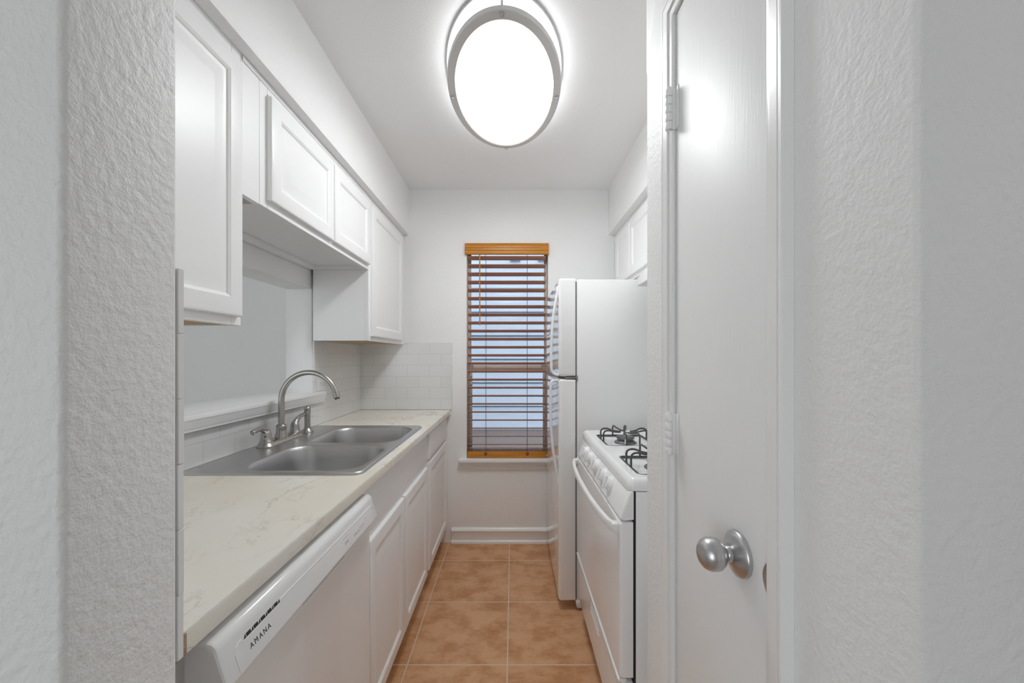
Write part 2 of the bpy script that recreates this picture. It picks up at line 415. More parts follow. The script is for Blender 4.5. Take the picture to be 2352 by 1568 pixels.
mb = MB(); frame_bars(mb, -.3045, .2295, .59, 1.215, 2.752, 2.776, .017, .03, .042); lo = mb.build('lower_sash', M['frame'], win)
mb = MB(); mb.box(-.288, .213, 2.763, 2.766, .615, 1.18); mb.build('pane', M['glass'], lo)
for lx in (-.29, .215):
    mb = MB(); mb.box(lx - .015, lx + .015, 2.738, 2.752, 1.213, 1.221, .003); mb.lathe([(0, 1.221), (.006, 1.221), (.006, 1.228), (0, 1.229)], (lx, 2.745, 0), 'Z', 12)
    mb.build('sash_latch', M['plastic'], lo)
# stool and apron
mb = MB(); mb.box(-.367, .30, 2.632, 2.752, .556, .577, .004)
mb.build('sill', M['trim'], win)
loops = []
for y, z, i in ((2.676, .555, .012), (2.648, .555, .012), (2.648, .548, .014), (2.654, .542, .018), (2.664, .528, .03), (2.667, .517, .036), (2.664, .514, .036), (2.664, .506, .042), (2.676, .505, .045)):
    loops.append((y, z, i))
mb = MB(); mb.loft([[Vector((-.367 + i, y, z)) for y, z, i in loops], [Vector((.29, y, z)) for y, z, i in loops]]); mb.build('apron', M['trim'], win)

blind = thing('window_blind', 'honey wood venetian blind with open slats over the end wall window', 'blind', (-.04, 2.70, .577))
prof = [(2.676, 2.046), (2.656, 2.046), (2.654, 2.043), (2.656, 2.036), (2.652, 2.030), (2.652, 2.016), (2.655, 2.013), (2.652, 2.010), (2.652, 2.000), (2.656, 1.996), (2.653, 1.992), (2.653, 1.976), (2.656, 1.971), (2.676, 1.971)]
MB().extrude_profile(prof, 'X', -.326, .244).build('valance', M['blindwood'], blind)
MB().box(-.312, .236, 2.682, 2.728, 1.985, 2.030, .002).build('headrail', M['blindwood'], blind)
ths = math.radians(18)
zs = [1.27 + (820 - y) * 2.70 / 896 for y in [592.5 + 18.6 * k for k in range(24)]]
zs.append(.640)
for k, z in enumerate(zs):
    mb = MB(); lp = []
    for d, e in ((-.0255, -.0014), (.0255, -.0014), (.0255, .0014), (-.0255, .0014)):
        lp.append((2.703 + d * math.cos(ths) + e * math.sin(ths), z - d * math.sin(ths) + e * math.cos(ths)))
    jx = random.uniform(-.002, .002)
    mb.loft([[Vector((-.3105 + jx, y, zz)) for y, zz in lp], [Vector((.2275 + jx, y, zz)) for y, zz in lp]]).build('slat', M['slatwood'], blind, smooth=0)
br_ = MB().box(-.3135, .2275, 2.680, 2.716, .578, .622, .004).build('bottom_rail', M['blindwood'], blind)
for x in (-.187, .0996):
    MB().lathe([(0, 0), (.011, 0), (.011, -.003), (.006, -.005), (0, -.005)], (x, 2.680, .607), 'Y', 16).build('cord_button', M['cord'], br_)
    mb = MB()
    mb.box(x - .0009, x + .0009, 2.6765, 2.678, .62, 1.985).box(x - .0009, x + .0009, 2.728, 2.7295, .62, 1.985)
    mb.build('ladder_cord', M['cord'], blind, smooth=0)
mb = MB(); mb.tube([(-.2265, 2.666, 1.975), (-.2262, 2.665, 1.7), (-.226, 2.665, 1.488)], .0042, 8); mb.build('tilt_wand', M['blindwood'], blind)

# ------------------------------------------------------------------ neighbouring house seen through the window
hs = thing('neighbour_house', 'pale blue clapboard house wall seen through the blind', 'house', (0, 4.25, -.3))
mb = MB(); p = [(4.5, .494), (4.26, .494)]
z = .494
while z < 3.4:
    p += [(4.200, z), (4.222, z + .235), (4.26, z + .236), (4.26, z + .2535)]; z += .2535
p += [(4.5, z)]
mb.extrude_profile(p, 'X', -4, 4); mb.build('siding', M['siding'], hs, smooth=0)
MB().box(-4, 4, 4.235, 4.5, -.3, .4935).build('foundation', M['foundation'], hs, smooth=0)
for x in (.025, .325):
    MB().box(x - .055, x + .055, 4.17, 4.215, 2.30, 2.325, .004).build('vent', M['vent'], hs)
struct(MB().box(-4, 4, 2.80, 4.5, -.4, -.3).build('ground', M['ground'], smooth=0), 'concrete strip between the two houses outside the window', 'ground')

# ------------------------------------------------------------------ cabinets
DP = [(0, .018), (0, .005), (.0015, .0025), (.005, .0008), (.009, 0), (.047, 0), (.049, .0012), (.053, .003), (.056, .0065), (.063, .0075), (.066, .0075), (.098, .002), (.102, .0018)]
def door(parent, sgn, xf, y0, y1, z0, z1, name='door'):
    mb = MB(); mb.panel(xf, sgn, y0, y1, z0, z1, DP); return mb.build(name, M['cab'], parent, smooth=20)

FX, DX = -.748, -.730
def wall_cab(root, y0, y1, z0, xback, recess=.018):
    """hollow carcass with face frame, looking +X"""
    mb = MB(); t = .016; zt = SZ - .001
    mb.box(xback, FX - .019, y0, y0 + t, z0, zt).box(xback, FX - .019, y1 - t, y1, z0, zt)
    mb.box(xback, xback + .008, y0 + t, y1 - t, z0, zt).box(xback + .008, FX - .019, y0 + t, y1 - t, zt - t, zt)
    mb.build('carcass', M['cab'], root, smooth=0)
    mb = MB(); s = .036
    mb.box(FX - .019, FX, y0 - .0005, y0 + s, z0, zt, .0012, 1).box(FX - .019, FX, y1 - s, y1 + .0005, z0, zt, .0012, 1)
    mb.box(FX - .019, FX, y0 + s, y1 - s, z0, z0 + s, .0012, 1).box(FX - .019, FX, y0 + s, y1 - s, zt - s, zt, .0012, 1)
    mb.build('face_frame', M['cab'], root)

cab = thing('wall_cabinet', 'tall white wall cabinet nearest the opening, cut off by the left wall', 'cabinet', (-.9, .77, 1.356), 'white wall cabinets over the counter')
wall_cab(cab, .47, 1.072, 1.356, WL + G)
door(cab, 1, DX, .485, 1.058, 1.379, 2.066)
MB().box(WL + .01, FX - .02, .487, 1.055, 1.358, 1.368).build('underside_panel', M['rawwood'], cab, smooth=0)

cab = thing('wall_cabinet', 'short white two-door wall cabinet above the sink and faucet', 'cabinet', (-.9, 1.58, 1.722), 'white wall cabinets over the counter')
wall_cab(cab, 1.152, 2.019, 1.722, WL + G)
MB().box(WL + .01, FX - .02, 1.169, 2.003, 1.742, 1.752).build('underside_panel', M['cab'], cab, smooth=0)
MB().box(WL + .0105, -1.016, 1.169, 2.003, 1.719, 1.7415).build('hanging_rail', M['cab'], cab, smooth=0)
MB().box(FX - .019, FX - .0005, 1.0735, 1.151, 1.722, SZ - .001).build('filler_strip', M['cab'], cab, smooth=0)
door(cab, 1, DX, 1.184, 1.600, 1.745, 2.062)
door(cab, 1, DX, 1.606, 2.008, 1.745, 2.062)
MB().box(FX + .0002, FX + .0024, 1.078, 2.015, 2.090, 2.105, .0006, 1).build('top_moulding', M['cab'], cab)

cab = thing('wall_cabinet', 'tall white single-door wall cabinet in the corner by the end wall', 'cabinet', (-.9, 2.35, 1.356), 'white wall cabinets over the counter')
wall_cab(cab, 2.0205, 2.672, 1.356, -1.035)
door(cab, 1, DX, 2.042, 2.590, 1.379, 2.062)
MB().box(-1.026, FX - .02, 2.038, 2.655, 1.358, 1.368).build('underside_panel', M['rawwood'], cab, smooth=0)

# base cabinets
BF, BD = -.466, -.448
def base_carcass(root, y0, y1, frame_rows):
    mb = MB(); t = .016; xb = WL + .01
    mb.box(xb, BF - .019, y0, y0 + t, .105, .874).box(xb, BF - .019, y1 - t, y1, .105, .874).box(xb, BF - .019, y0 + t, y1 - t, .105, .121)
    mb.box(xb, xb + .006, y0 + t, y1 - t, .121, .70); mb.build('carcass', M['cabin'], root, smooth=0)
    mb = MB(); s = .036
    mb.box(BF - .019, BF, y0, y0 + s, .105, .874, .001, 1).box(BF - .019, BF, y1 - s, y1, .105, .874, .001, 1)
    for a, b in frame_rows: mb.box(BF - .019, BF, y0 + s, y1 - s, a, b, .001, 1)
    mb.build('face_frame', M['cab'], root)
    MB().box(-.545, -.53, y0, y1, 0, .1045).build('toe_kick', M['cab'], root, smooth=0)
base = thing('base_cabinet', 'white two-door base cabinet under the sink with a plain false front', 'cabinet', (-.75, 1.62, 0), 'white base cabinets under the counter')
base_carcass(base, 1.162, 2.090, [(.105, .14), (.66, .71), (.85, .874)])
MB().box(BF + .0002, BF + .006, 1.170, 2.086, .702, .866, .0015).build('false_front', M['cab'], base)
door(base, 1, BD, 1.228, 1.622, .118, .688); door(base, 1, BD, 1.632, 2.062, .118, .688)
base = thing('base_cabinet', 'white base cabinet with one drawer over a door beside the end wall', 'cabinet', (-.75, 2.38, 0), 'white base cabinets under the counter')
base_carcass(base, 2.0915, 2.672, [(.105, .14), (.68, .73), (.85, .874)])
mb = MB(); mb.panel(BD, 1, 2.110, 2.655, .722, .858, [(0, .018), (0, .005), (.0015, .0025), (.005, .0008), (.009, 0)]); mb.build('drawer', M['cab'], base, smooth=20)
door(base, 1, BD, 2.110, 2.655, .118, .700)

# countertop with the sink cut-out
SX0, SX1, SY0, SY1 = -1.022, -.463, 1.188, 2.010
mb = MB(); mb.plate([(WL + .0085, .4675), (-.428, .4675), (-.428, 2.668), (WL + .0085, 2.668)], [rr((SX0 + SX1) / 2, (SY0 + SY1) / 2, (SX1 - SX0) / 2 - .012, (SY1 - SY0) / 2 - .012, .03)], .8785, .910)
mb.edge_bevel(.005, seg=3, test=lambda e: all(v.co.x > -.43 for v in e.verts) and abs(e.verts[0].co.y - e.verts[1].co.y) > 1)
ct = mb.build('countertop', M['marble']); tag(ct, 'cream marble-look laminate countertop with a sink cut-out', 'countertop')
MB().box(-.45, -.4272, .4676, .5125, .8795, .9092, .002).build('chipped_end', paint('chipped_laminate', (.42, .30, .21), .8, (160, .006, .9)), ct)

# ------------------------------------------------------------------ sink
sink = thing('sink', 'stainless steel double bowl drop-in sink in the cream countertop', 'sink', ((SX0 + SX1) / 2, (SY0 + SY1) / 2, .910))
DZ = .9175
bowls = [(-.678, 1.390, .190, .178), (-.678, 1.788, .190, .178)]
outer = rr((SX0 + SX1) / 2, (SY0 + SY1) / 2, (SX1 - SX0) / 2 - .007, (SY1 - SY0) / 2 - .007, .022)
mb = MB(); mb.plate(outer, [rr(a, b, c, d, .085, 10) for a, b, c, d in bowls], DZ - .0015, DZ)
o0 = rr((SX0 + SX1) / 2, (SY0 + SY1) / 2, (SX1 - SX0) / 2 - .007, (SY1 - SY0) / 2 - .007, .022)
def ringloop(g, z, r): return [Vector((x, y, z)) for x, y in rr((SX0 + SX1) / 2, (SY0 + SY1) / 2, (SX1 - SX0) / 2 - .007 + g, (SY1 - SY0) / 2 - .007 + g, r)]
mb.loft([ringloop(-.004, DZ, .02), ringloop(0, DZ + .0016, .022), ringloop(.003, DZ + .0012, .024), ringloop(.006, DZ - .002, .027), ringloop(.0075, .9105, .028), ringloop(.001, .9105, .023)], False, False)
mb.build('deck', M['steel'], sink, smooth=50)
for a, b, c, d in bowls:
    mb = MB(); loops = []
    for ins, z, r in ((-.004, DZ + .0002, .087), (.0, DZ - .0005, .085), (.004, DZ - .005, .083), (.007, DZ - .015, .081), (.012, DZ - .06, .08), (.018, DZ - .12, .078), (.026, DZ - .150, .072), (.042, DZ - .168, .062), (.07, DZ - .176, .05), (.12, DZ - .180, .03)):
        loops.append([Vector((x, y, z)) for x, y in rr(a, b, c - ins, d - ins, r, 10)])
    mb.loft(loops, False, True)
    bo = mb.build('bowl', M['steel'], sink, smooth=60)
    mb = MB(); mb.lathe([(.043, DZ - .1795), (.043, DZ - .177), (.036, DZ - .1765), (.032, DZ - .1785), (0, DZ - .1785)], (a, b, 0), 'Z', 24); mb.build('drain', M['nickel'], bo)
MB().lathe([(0, DZ), (.004, DZ), (.0035, DZ + .002), (0, DZ + .003)], (-1.0, 1.245, 0), 'Z', 12).build('screw', M['nickel'], sink)

# ------------------------------------------------------------------ faucet
FXX, FY = -.973, 1.640
fz = DZ + .0004
fau = thing('faucet', 'brushed nickel gooseneck faucet with two lever handles behind the sink', 'faucet', (FXX, FY, fz))
mb = MB()
lo_ = [[Vector((x, y, z)) for x, y in rr(FXX, FY, a, b, min(a, b) - .0002, 8)] for a, b, z in ((.034, .136, fz), (.034, .136, fz + .004), (.031, .133, fz + .007), (.026, .128, fz + .015), (.022, .124, fz + .018))]
mb.loft(lo_); mb.build('base_plate', M['nickel'], fau, smooth=40)
pz = fz + .018
mb = MB(); mb.lathe([(0, pz - .003), (.025, pz - .003), (.024, pz + .006), (.0195, pz + .02), (.019, pz + .036), (.021, pz + .044), (.0185, pz + .05), (.0135, pz + .053), (0, pz + .054)], (FXX, FY, 0), 'Z', 28)
sp = mb.build('spout_base', M['nickel'], fau)
R = .118; zc = 1.088
path = [(FXX, FY, pz + .045), (FXX, FY, 1.0), (FXX, FY, zc - .03)]
path = [Vector(q) for q in path]
for k in range(0, 27):
    a = PI - k / 26 * math.radians(168)
    path.append(Vector((FXX + R + R * math.cos(a), FY - .006 * (k / 26), zc + R * math.sin(a))))
mb = MB(); mb.tube(path, [.0125 - .002 * min(1, i / 20) for i in range(len(path))], 20)
so = mb.build('spout', M['nickel'], fau, smooth=60)
e = path[-1]; d = (path[-1] - path[-2]).normalized()
mb = MB(); mb.tube([e - d * .012, e - d * .011, e - d * .004, e + d * .012, e + d * .0125], [.0105, .0125, .0135, .0135, .012], 20); mb.build('aerator_collar', M['nickel'], so)
mb = MB(); mb.tube([e + d * .0125, e + d * .019], [.0105, .0105], 16); mb.build('aerator', M['burner'], so)
for sgn in (-1, 1):
    hy = FY + sgn * .1016
    hz = pz
    mb = MB(); mb.lathe([(0, hz - .003), (.024, hz - .003), (.0235, hz + .003), (.021, hz + .006), (.0195, hz + .02), (.0175, hz + .034), (.0135, hz + .045), (.006, hz + .05), (0, hz + .051)], (FXX, hy, 0), 'Z', 24)
    h = mb.build('handle', M['nickel'], fau)
    if sgn < 0: pts = [(FXX, hy + .004, hz + .030), (FXX, hy - .008, hz + .046), (FXX, hy - .030, hz + .056), (FXX, hy - .058, hz + .056), (FXX, hy - .080, hz + .051)]; rad = [.0135, .0125, .0105, .0085, .0095]
    else: pts = [(FXX, hy - .006, hz + .025), (FXX, hy + .006, hz + .044), (FXX, hy + .026, hz + .058), (FXX, hy + .052, hz + .066), (FXX, hy + .078, hz + .068)]; rad = [.014, .0125, .0105, .0085, .0088]
    sm = smooth_path(pts, 6); rs = []
    for i in range(len(sm)):
        t = i / 6; j = min(int(t), len(rad) - 2); rs.append(rad[j] + (rad[j + 1] - rad[j]) * (t - j))
    sm.append(sm[-1] + (sm[-1] - sm[-2]).normalized() * .004); rs.append(.004)
    mb = MB(); mb.tube(sm, rs, 16); lv = mb.build('lever', M['nickel'], h, smooth=60)
    if sgn < 0:
        MB().lathe([(0, .0005), (.0032, .0005), (.0032, -.0012), (0, -.0015)], (FXX + .008, hy - .0185, hz + .024), 'Y', 12).build('hot_mark', M['reddot'], h)

spx, spy = -.968, 1.838
spr = thing('sink_sprayer', 'upright brushed nickel side sprayer in the sink deck by the right handle', 'sprayer', (spx, spy, fz))
mb = MB(); mb.lathe([(0, fz), (.027, fz), (.0265, fz + .004), (.021, fz + .012), (.0165, fz + .017), (.0155, fz + .019), (0, fz + .019)], (spx, spy, 0), 'Z', 28); mb.build('flange', M['nickel'], spr)
mb = MB(); mb.lathe([(0, fz + .017), (.0135, fz + .017), (.0132, fz + .05), (.0135, fz + .085), (.0145, fz + .096), (.0135, fz + .100), (0, fz + .1005)], (spx, spy, 0), 'Z', 24); mb.build('body', M['nickel'], spr)
mb = MB(); mb.lathe([(0, fz + .099), (.0125, fz + .099), (.0145, fz + .106), (.0135, fz + .115), (.009, fz + .121), (0, fz + .1235)], (spx, spy, 0), 'Z', 24); mb.build('spray_head', M['nickel'], spr)

# ------------------------------------------------------------------ dishwasher
dw = thing('dishwasher', 'white dishwasher under the near end of the countertop', 'dishwasher', (-.72, .85, 0))
Y0, Y1 = .548, 1.156
MB().box(WL + .02, -.462, Y0 + .006, Y1 - .006, .10, .862).build('tub', M['appl'], dw, smooth=0)
MB().box(-.53, -.515, Y0, Y1, .004, .0995).build('kick_plate', M['appl'], dw, smooth=0)
# door: straight face with a scooped hand pocket under the control panel
def dprof(deep):
    if deep: return [(-.4615, .11), (-.429, .11), (-.425, .114), (-.425, .759), (-.4242, .7625), (-.4255, .7655), (-.430, .7665), (-.446, .768), (-.450, .775), (-.450, .792), (-.461, .796)]
    return [(-.4615, .11), (-.429, .11), (-.425, .114), (-.425, .759), (-.425, .7625), (-.425, .7655), (-.425, .7685), (-.425, .772), (-.4245, .778), (-.422, .789), (-.461, .796)]
mb = MB(); st = [(Y0, 0), (.788, 0), (.806, 1), (.955, 1), (.985, 0), (Y1, 0)]
mb.loft([[Vector((x, y, z)) for x, z in dprof(k)] for y, k in st]); mb.build('door', M['appl'], dw, smooth=30)
prof = [(-.4615, .797), (-.421, .7895), (-.4035, .799), (-.4005, .8015), (-.4005, .8035), (-.4145, .846), (-.4155, .853), (-.4185, .860), (-.4235, .8645), (-.430, .8665), (-.4615, .8665)]
mb = MB(); lp = []
for y, s in ((Y0, .004), (Y0 + .002, .0015), (Y0 + .006, 0), (Y1 - .006, 0), (Y1 - .002, .0015), (Y1, .004)):
    lp.append([Vector((max(x - s, -.4615), y, z - (s if z > .85 else 0))) for x, z in prof])
mb.loft(lp); cp = mb.build('control_panel', M['appl'], dw, smooth=30)
# front plane of the control panel: from (-.4005,.8035) to (-.4145,.846)
pa, pb = Vector((-.4005, 0, .8035)), Vector((-.4145, 0, .846))
pu = (pb - pa).normalized(); pn = Vector((pu.z, 0, -pu.x))
def on_panel(y, s, lift=.0003): return pa + pu * s + pn * lift + Vector((0, y, 0))
def pquad(mb, y0, y1, s0, s1, skew=0, lift=.0003, th=.0004):
    q = [(y0, s0), (y1, s0), (y1 + skew, s1), (y0 + skew, s1)]
    mb.loft([[on_panel(y, s, lift - th) for y, s in q], [on_panel(y, s, lift) for y, s in q]])
mb = MB()
# raised outline (thin ridge) round the inset field
ridge = [(.575, .002), (.575, .028), (.579, .036), (.587, .0395), (1.126, .0395), (1.133, .037), (1.136, .031), (1.136, .002)]
ridge2 = ridge[:5]; ridge2 = ridge[:4] + [(.592, .0395)]
for (a, s0), (b, s1) in list(zip(ridge2, ridge2[1:])) + list(zip([(.689, .0395)] + ridge[5:], ridge[5:])):
    mb.tube([on_panel(a, s0, 0), on_panel(b, s1, 0)], .0012, 6)
mb.build('outline_ridge', M['appl'], cp)
mb = MB(); y = .598
for k in range(11):
    w = .0105 if k % 2 else .0045
    if k % 2: pquad(mb, y, y + w, .036, .0415, .0)
    else:
        q = [(y - .001, .036), (y + w, .036), (y + w - .0004, .0415), (y + w - .0012, .0415)]
        mb.loft([[on_panel(a, s, -.0002) for a, s in q], [on_panel(a, s, .0003) for a, s in q]])
    y += w + .0012
mb.build('vent_slots', M['slot'], cp, smooth=0)
mb = MB(); pquad(mb, .595, .686, .0335, .0350, 0, .0006, .0008); mb.build('vent_lip', M['appl'], cp, smooth=0)
def text_part(s, y0, s0, size, mat, parent, name, spacing=1.0):
    cu = bpy.data.curves.new('t', 'FONT'); cu.body = s; cu.size = size; cu.extrude = .0001; cu.space_character = spacing
    to = bpy.data.objects.new('t', cu); COL.objects.link(to)
    dg = bpy.context.evaluated_depsgraph_get(); dg.update()
    me = bpy.data.meshes.new_from_object(to.evaluated_get(dg)); bpy.data.objects.remove(to)
    mb = MB(); mb.bm.from_mesh(me); bpy.data.meshes.remove(me)
    for v in mb.bm.verts: v.co = on_panel(y0 + v.co.x, s0 + v.co.y, .0003 + v.co.z)
    return mb.build(name, mat, parent, smooth=0)
text_part('AMANA', .6035, .0155, .0118, M['ink'], cp, 'lettering', 1.38)
mb = MB(); pquad(mb, .940, .969, .0275, .0283)
for k in range(4): pquad(mb, .944 + k * .0055, .947 + k * .0055, .013 + (k % 2) * .002, .0175 + (k % 2) * .0015)
mb.build('control_print', M['paleink'], cp, smooth=0); mb = MB()
for k, w in enumerate((.003, .004, .003, .004)): pquad(mb, .995 + k * .0085, .995 + k * .0085 + w, .010, .0135 + (k % 2) * .002)
mb.build('control_print', M['paleink'], cp, smooth=0); mb = MB()
pquad(mb, 1.075, 1.080, .018, .019); pquad(mb, 1.078, 1.083, .023, .024)
mb.build('control_print', M['paleink'], cp, smooth=0)
mb = MB()
for k in range(3):
    yy = 1.034 + k * .0115
    mb.loft([[on_panel(yy + r * math.cos(2 * PI * i / 14), .0145 + r * math.sin(2 * PI * i / 14), .0003) for i in range(14)] for r in (.0044, .0034)], False, False)
mb.build('cycle_print', M['paleink'], cp, smooth=0)

# ------------------------------------------------------------------ outlet above the ledge moulding
ol = thing('wall_outlet', 'small white duplex outlet lying sideways on tile beside the pass-through', 'outlet', (WL + .008, 2.13, 1.09))
mb = MB(); mb.panel(WL + .0135, 1, 2.068, 2.182, 1.0875, 1.1575, [(0, .0053), (0, .002), (.003, 0)]); mb.build('cover_plate', M['plastic'], ol)
for yc in (2.104, 2.146):
    mb = MB(); mb.loft([[Vector((WL + .0136 + d, y, z)) for y, z in rr(yc, 1.1225, .0165 - i, .014 - i, .008)] for d, i in ((0, 0), (.0012, .0), (.0016, .001))]); rc = mb.build('receptacle', M['plastic'], ol)
    mb = MB(); mb.box(WL + .0146, WL + .0155, yc - .005, yc + .003, 1.1285, 1.1303).box(WL + .0146, WL + .0155, yc - .004, yc + .003, 1.1155, 1.1173).box(WL + .0146, WL + .0155, yc + .007, yc + .0105, 1.121, 1.1245)
    mb.build('slots', M['slot'], rc, smooth=0)

# ------------------------------------------------------------------ refrigerator
fr = thing('refrigerator', 'white top-freezer refrigerator beside the window wall', 'refrigerator', (.62, 2.305, 0))
A, B = 1.953, 2.655
MB().box(.321, .985, A, B, .045, 1.660, .006).build('cabinet', M['fridge'], fr)
MB().box(.3135, .3208, A + .006, B - .006, .06, 1.650).build('gasket', M['gasket'], fr, smooth=0)
for nm, z0, z1 in (('freezer_door', 1.173, 1.667), ('fresh_food_door', .047, 1.160)):
    mb = MB(); lp = []
    for x, i in ((.3132, .001), (.245, .0), (.236, .002), (.231, .006), (.2287, .013)):
        lp.append([Vector((x, y, z)) for y, z in rr((A + B) / 2, (z0 + z1) / 2, (B - A) / 2 - i, (z1 - z0) / 2 - i, .012)])
    mb.loft(lp); d_ = mb.build(nm, M['fridgedoor'], fr, smooth=40)
    if nm == 'freezer_door': pts = [(.2305, 1.628), (.226, 1.60), (.215, 1.54), (.204, 1.47), (.197, 1.38), (.1945, 1.30), (.1945, 1.225), (.1985, 1.198), (.209, 1.185), (.2305, 1.1795)]
    else: pts = [(.2305, 1.1535), (.205, 1.151), (.195, 1.142), (.1915, 1.12), (.1905, 1.05), (.191, .97), (.194, .90), (.201, .82), (.211, .75), (.221, .69), (.2275, .645), (.2305, .625)]
    sm = smooth_path([(x, 0, z) for x, z in pts], 5); lp = []
    for i, q in enumerate(sm):
        tg = (sm[min(i + 1, len(sm) - 1)] - sm[max(i - 1, 0)]).normalized(); nr = Vector((tg.z, 0, -tg.x))
        lp.append([q + nr * a + Vector((0, A + .024 + b, 0)) for a, b in rr(0, 0, .0065, .013, .005, 3)])
    mb = MB(); mb.loft(lp); mb.build('handle', M['plastic'], d_, smooth=50)
mb = MB(); mb.box(.262, .345, A + .004, A + .045, 1.1615, 1.1715, .001).box(.318, .324, A - .004, A + .02, 1.152, 1.178, .001); mb.build('middle_hinge', M['gasket'], fr)
mb = MB(); mb.box(.262, .350, B - .07, B - .01, 1.6675, 1.680, .003); mb.build('hinge_cover', M['plastic'], fr)
mb = MB(); mb.box(.3215, .40, A + .002, B - .002, .012, .0445, .003); mb.build('base_grille', M['plastic'], fr)
mb = MB(); mb.box(.317, .372, A - .004, A + .04, .026, .050, .003); mb.build('foot_cover', M['plastic'], fr)
for yy in (A + .03, B - .05):
    for xx in (.36, .93): MB().lathe([(0, 0), (.018, 0), (.018, .012), (.008, .014), (.008, .044), (0, .0445)], (xx, yy, 0), 'Z', 14).build('foot', M['black'], fr)

# ------------------------------------------------------------------ stove
stv = thing('gas_stove', 'white freestanding gas stove between the closet wall and refrigerator', 'stove', (.67, 1.496, 0))
A, B = 1.116, 1.876
MB().box(.3525, .985, A, B, .05, .884, .002).build('body', M['appl'], stv)
MB().box(.3455, .352, A + .003, B - .003, .12, .882).build('front_gap', M['black'], stv, smooth=0)
for xx in (.42, .93):
    for yy in (A + .05, B - .05): MB().lathe([(0, 0), (.018, 0), (.018, .01), (.01, .012), (.01, .0495), (0, .0498)], (xx, yy, 0), 'Z', 12).build('foot', M['black'], stv)
# cooktop: rounded slab with two long recessed burner wells
X0, X1 = .331, .985
wells = [rr(.475, 1.27, .105, .115, .022, 5), rr(.475, 1.648, .105, .115, .022, 5), rr(.80, 1.27, .105, .115, .022, 5), rr(.80, 1.648, .105, .115, .022, 5)]
cz0, cz1 = .887, .922
def outl(g, z): return [Vector((x, y, z)) for x, y in rr((X0 + X1) / 2, (A + B) / 2, (X1 - X0) / 2 - g, (B - A) / 2 - g, .022 - g * .5, 5)]
mb = MB()
mb.plate([(v.x, v.y) for v in outl(.016, 0)], wells, cz1 - .001, cz1)
mb.loft([outl(.006, cz0 - .0005), outl(0, cz0), outl(0, cz0 + .010), outl(.0015, cz0 + .019), outl(.0055, cz0 + .028), outl(.0105, cz0 + .033), outl(.016, cz1)], False, False)
wc = [(.475, 1.27), (.475, 1.648), (.80, 1.27), (.80, 1.648)]
for a, b in wc:
    mb.loft([[Vector((x, y, z)) for x, y in rr(a, b, .105 - i, .115 - i, .022, 5)] for i, z in ((0, cz1), (.002, cz1 - .002), (.007, cz1 - .009), (.012, cz1 - .011), (.06, cz1 - .013))], False, True)
mb.build('cooktop', M['appl'], stv, smooth=45)
def burner(a, b):
    z = cz1 - .0128
    mb = MB(); mb.lathe([(0, z), (.046, z), (.046, z + .003), (.036, z + .010), (.031, z + .014), (.031, z + .017), (.037, z + .019), (.036, z + .026), (.032, z + .028), (0, z + .029)], (a, b, 0), 'Z', 28)
    bo = mb.build('burner', M['burner'], stv)
    MB().lathe([(0, z + .004), (.003, z + .004), (.0025, z + .022), (0, z + .023)], (a - .012, b - .042, 0), 'Z', 10).build('igniter', M['plastic'], bo)
def grate(a, b):
    mb = MB(); z = cz1 - .0035; hx, hy, r = .098, .108, .0037
    lp = [Vector((x, y, z)) for x, y in rr(a, b, hx, hy, .012, 4)]
    mb.tube(lp + [lp[0]], r, 8)
    H = .046
    for ux, uy, half in ((1, 0, hx), (-1, 0, hx), (0, 1, hy), (0, -1, hy)):
        for s in (-1, 1):
            off = s * .026; px, py = (-uy, ux)
            def Q(d, o, h): return Vector((a + ux * d + px * o, b + uy * d + py * o, z + h))
            pts = [Q(half, off, 0), Q(half, off, H * .72), Q(half - .004, off, H * .9), Q(half - .014, off, H), Q(half - .03, off * .95, H * .985), Q(.05, off * .6, H * .86), Q(.026, off * .25, H * .80), Q(.022, off * .1, H * .84)]
            mb.tube([pts[0]] + smooth_path(pts[1:], 4), r * .95, 8)
    return mb.build('grate', M['iron'], stv, smooth=60)
for a, b in wc: burner(a, b); grate(a, b)
# control panel
mb = MB(); prof = [(.3455, .805), (.313, .803), (.3085, .806), (.309, .812), (.3335, .882), (.337, .8855), (.3455, .886)]
lp = [[Vector((min(x + s, .3455), y, z)) for x, z in prof] for y, s in ((A, .006), (A + .003, .002), (A + .010, 0), (B - .010, 0), (B - .003, .002), (B, .006))]
mb.loft(lp); cpn = mb.build('control_panel', M['appl'], stv, smooth=30)
ax = Vector((-.944, 0, .33)).normalized(); rot = Vector((0, 0, 1)).rotation_difference(ax).to_matrix().to_4x4()
for yk in (1.706, 1.616, 1.496, 1.376, 1.286):
    mb = MB(); mb.lathe([(0, -.001), (.0265, -.001), (.0262, .003), (.0235, .006), (.021, .016), (.0185, .018), (0, .0185)], (0, 0, 0), 'Z', 28)
    mb.box(-.0065, .0065, -.021, .021, .010, .026, .0025)
    # turn the grip upright, then tip the knob on to the sloping panel
    for v in mb.bm.verts: v.co = (rot @ (Matrix.Rotation(PI / 2, 4, 'Z') @ v.co)) + Vector((.3235 - .0005, yk, .8535))
    mb.build('knob', M['plastic'], cpn, smooth=35)
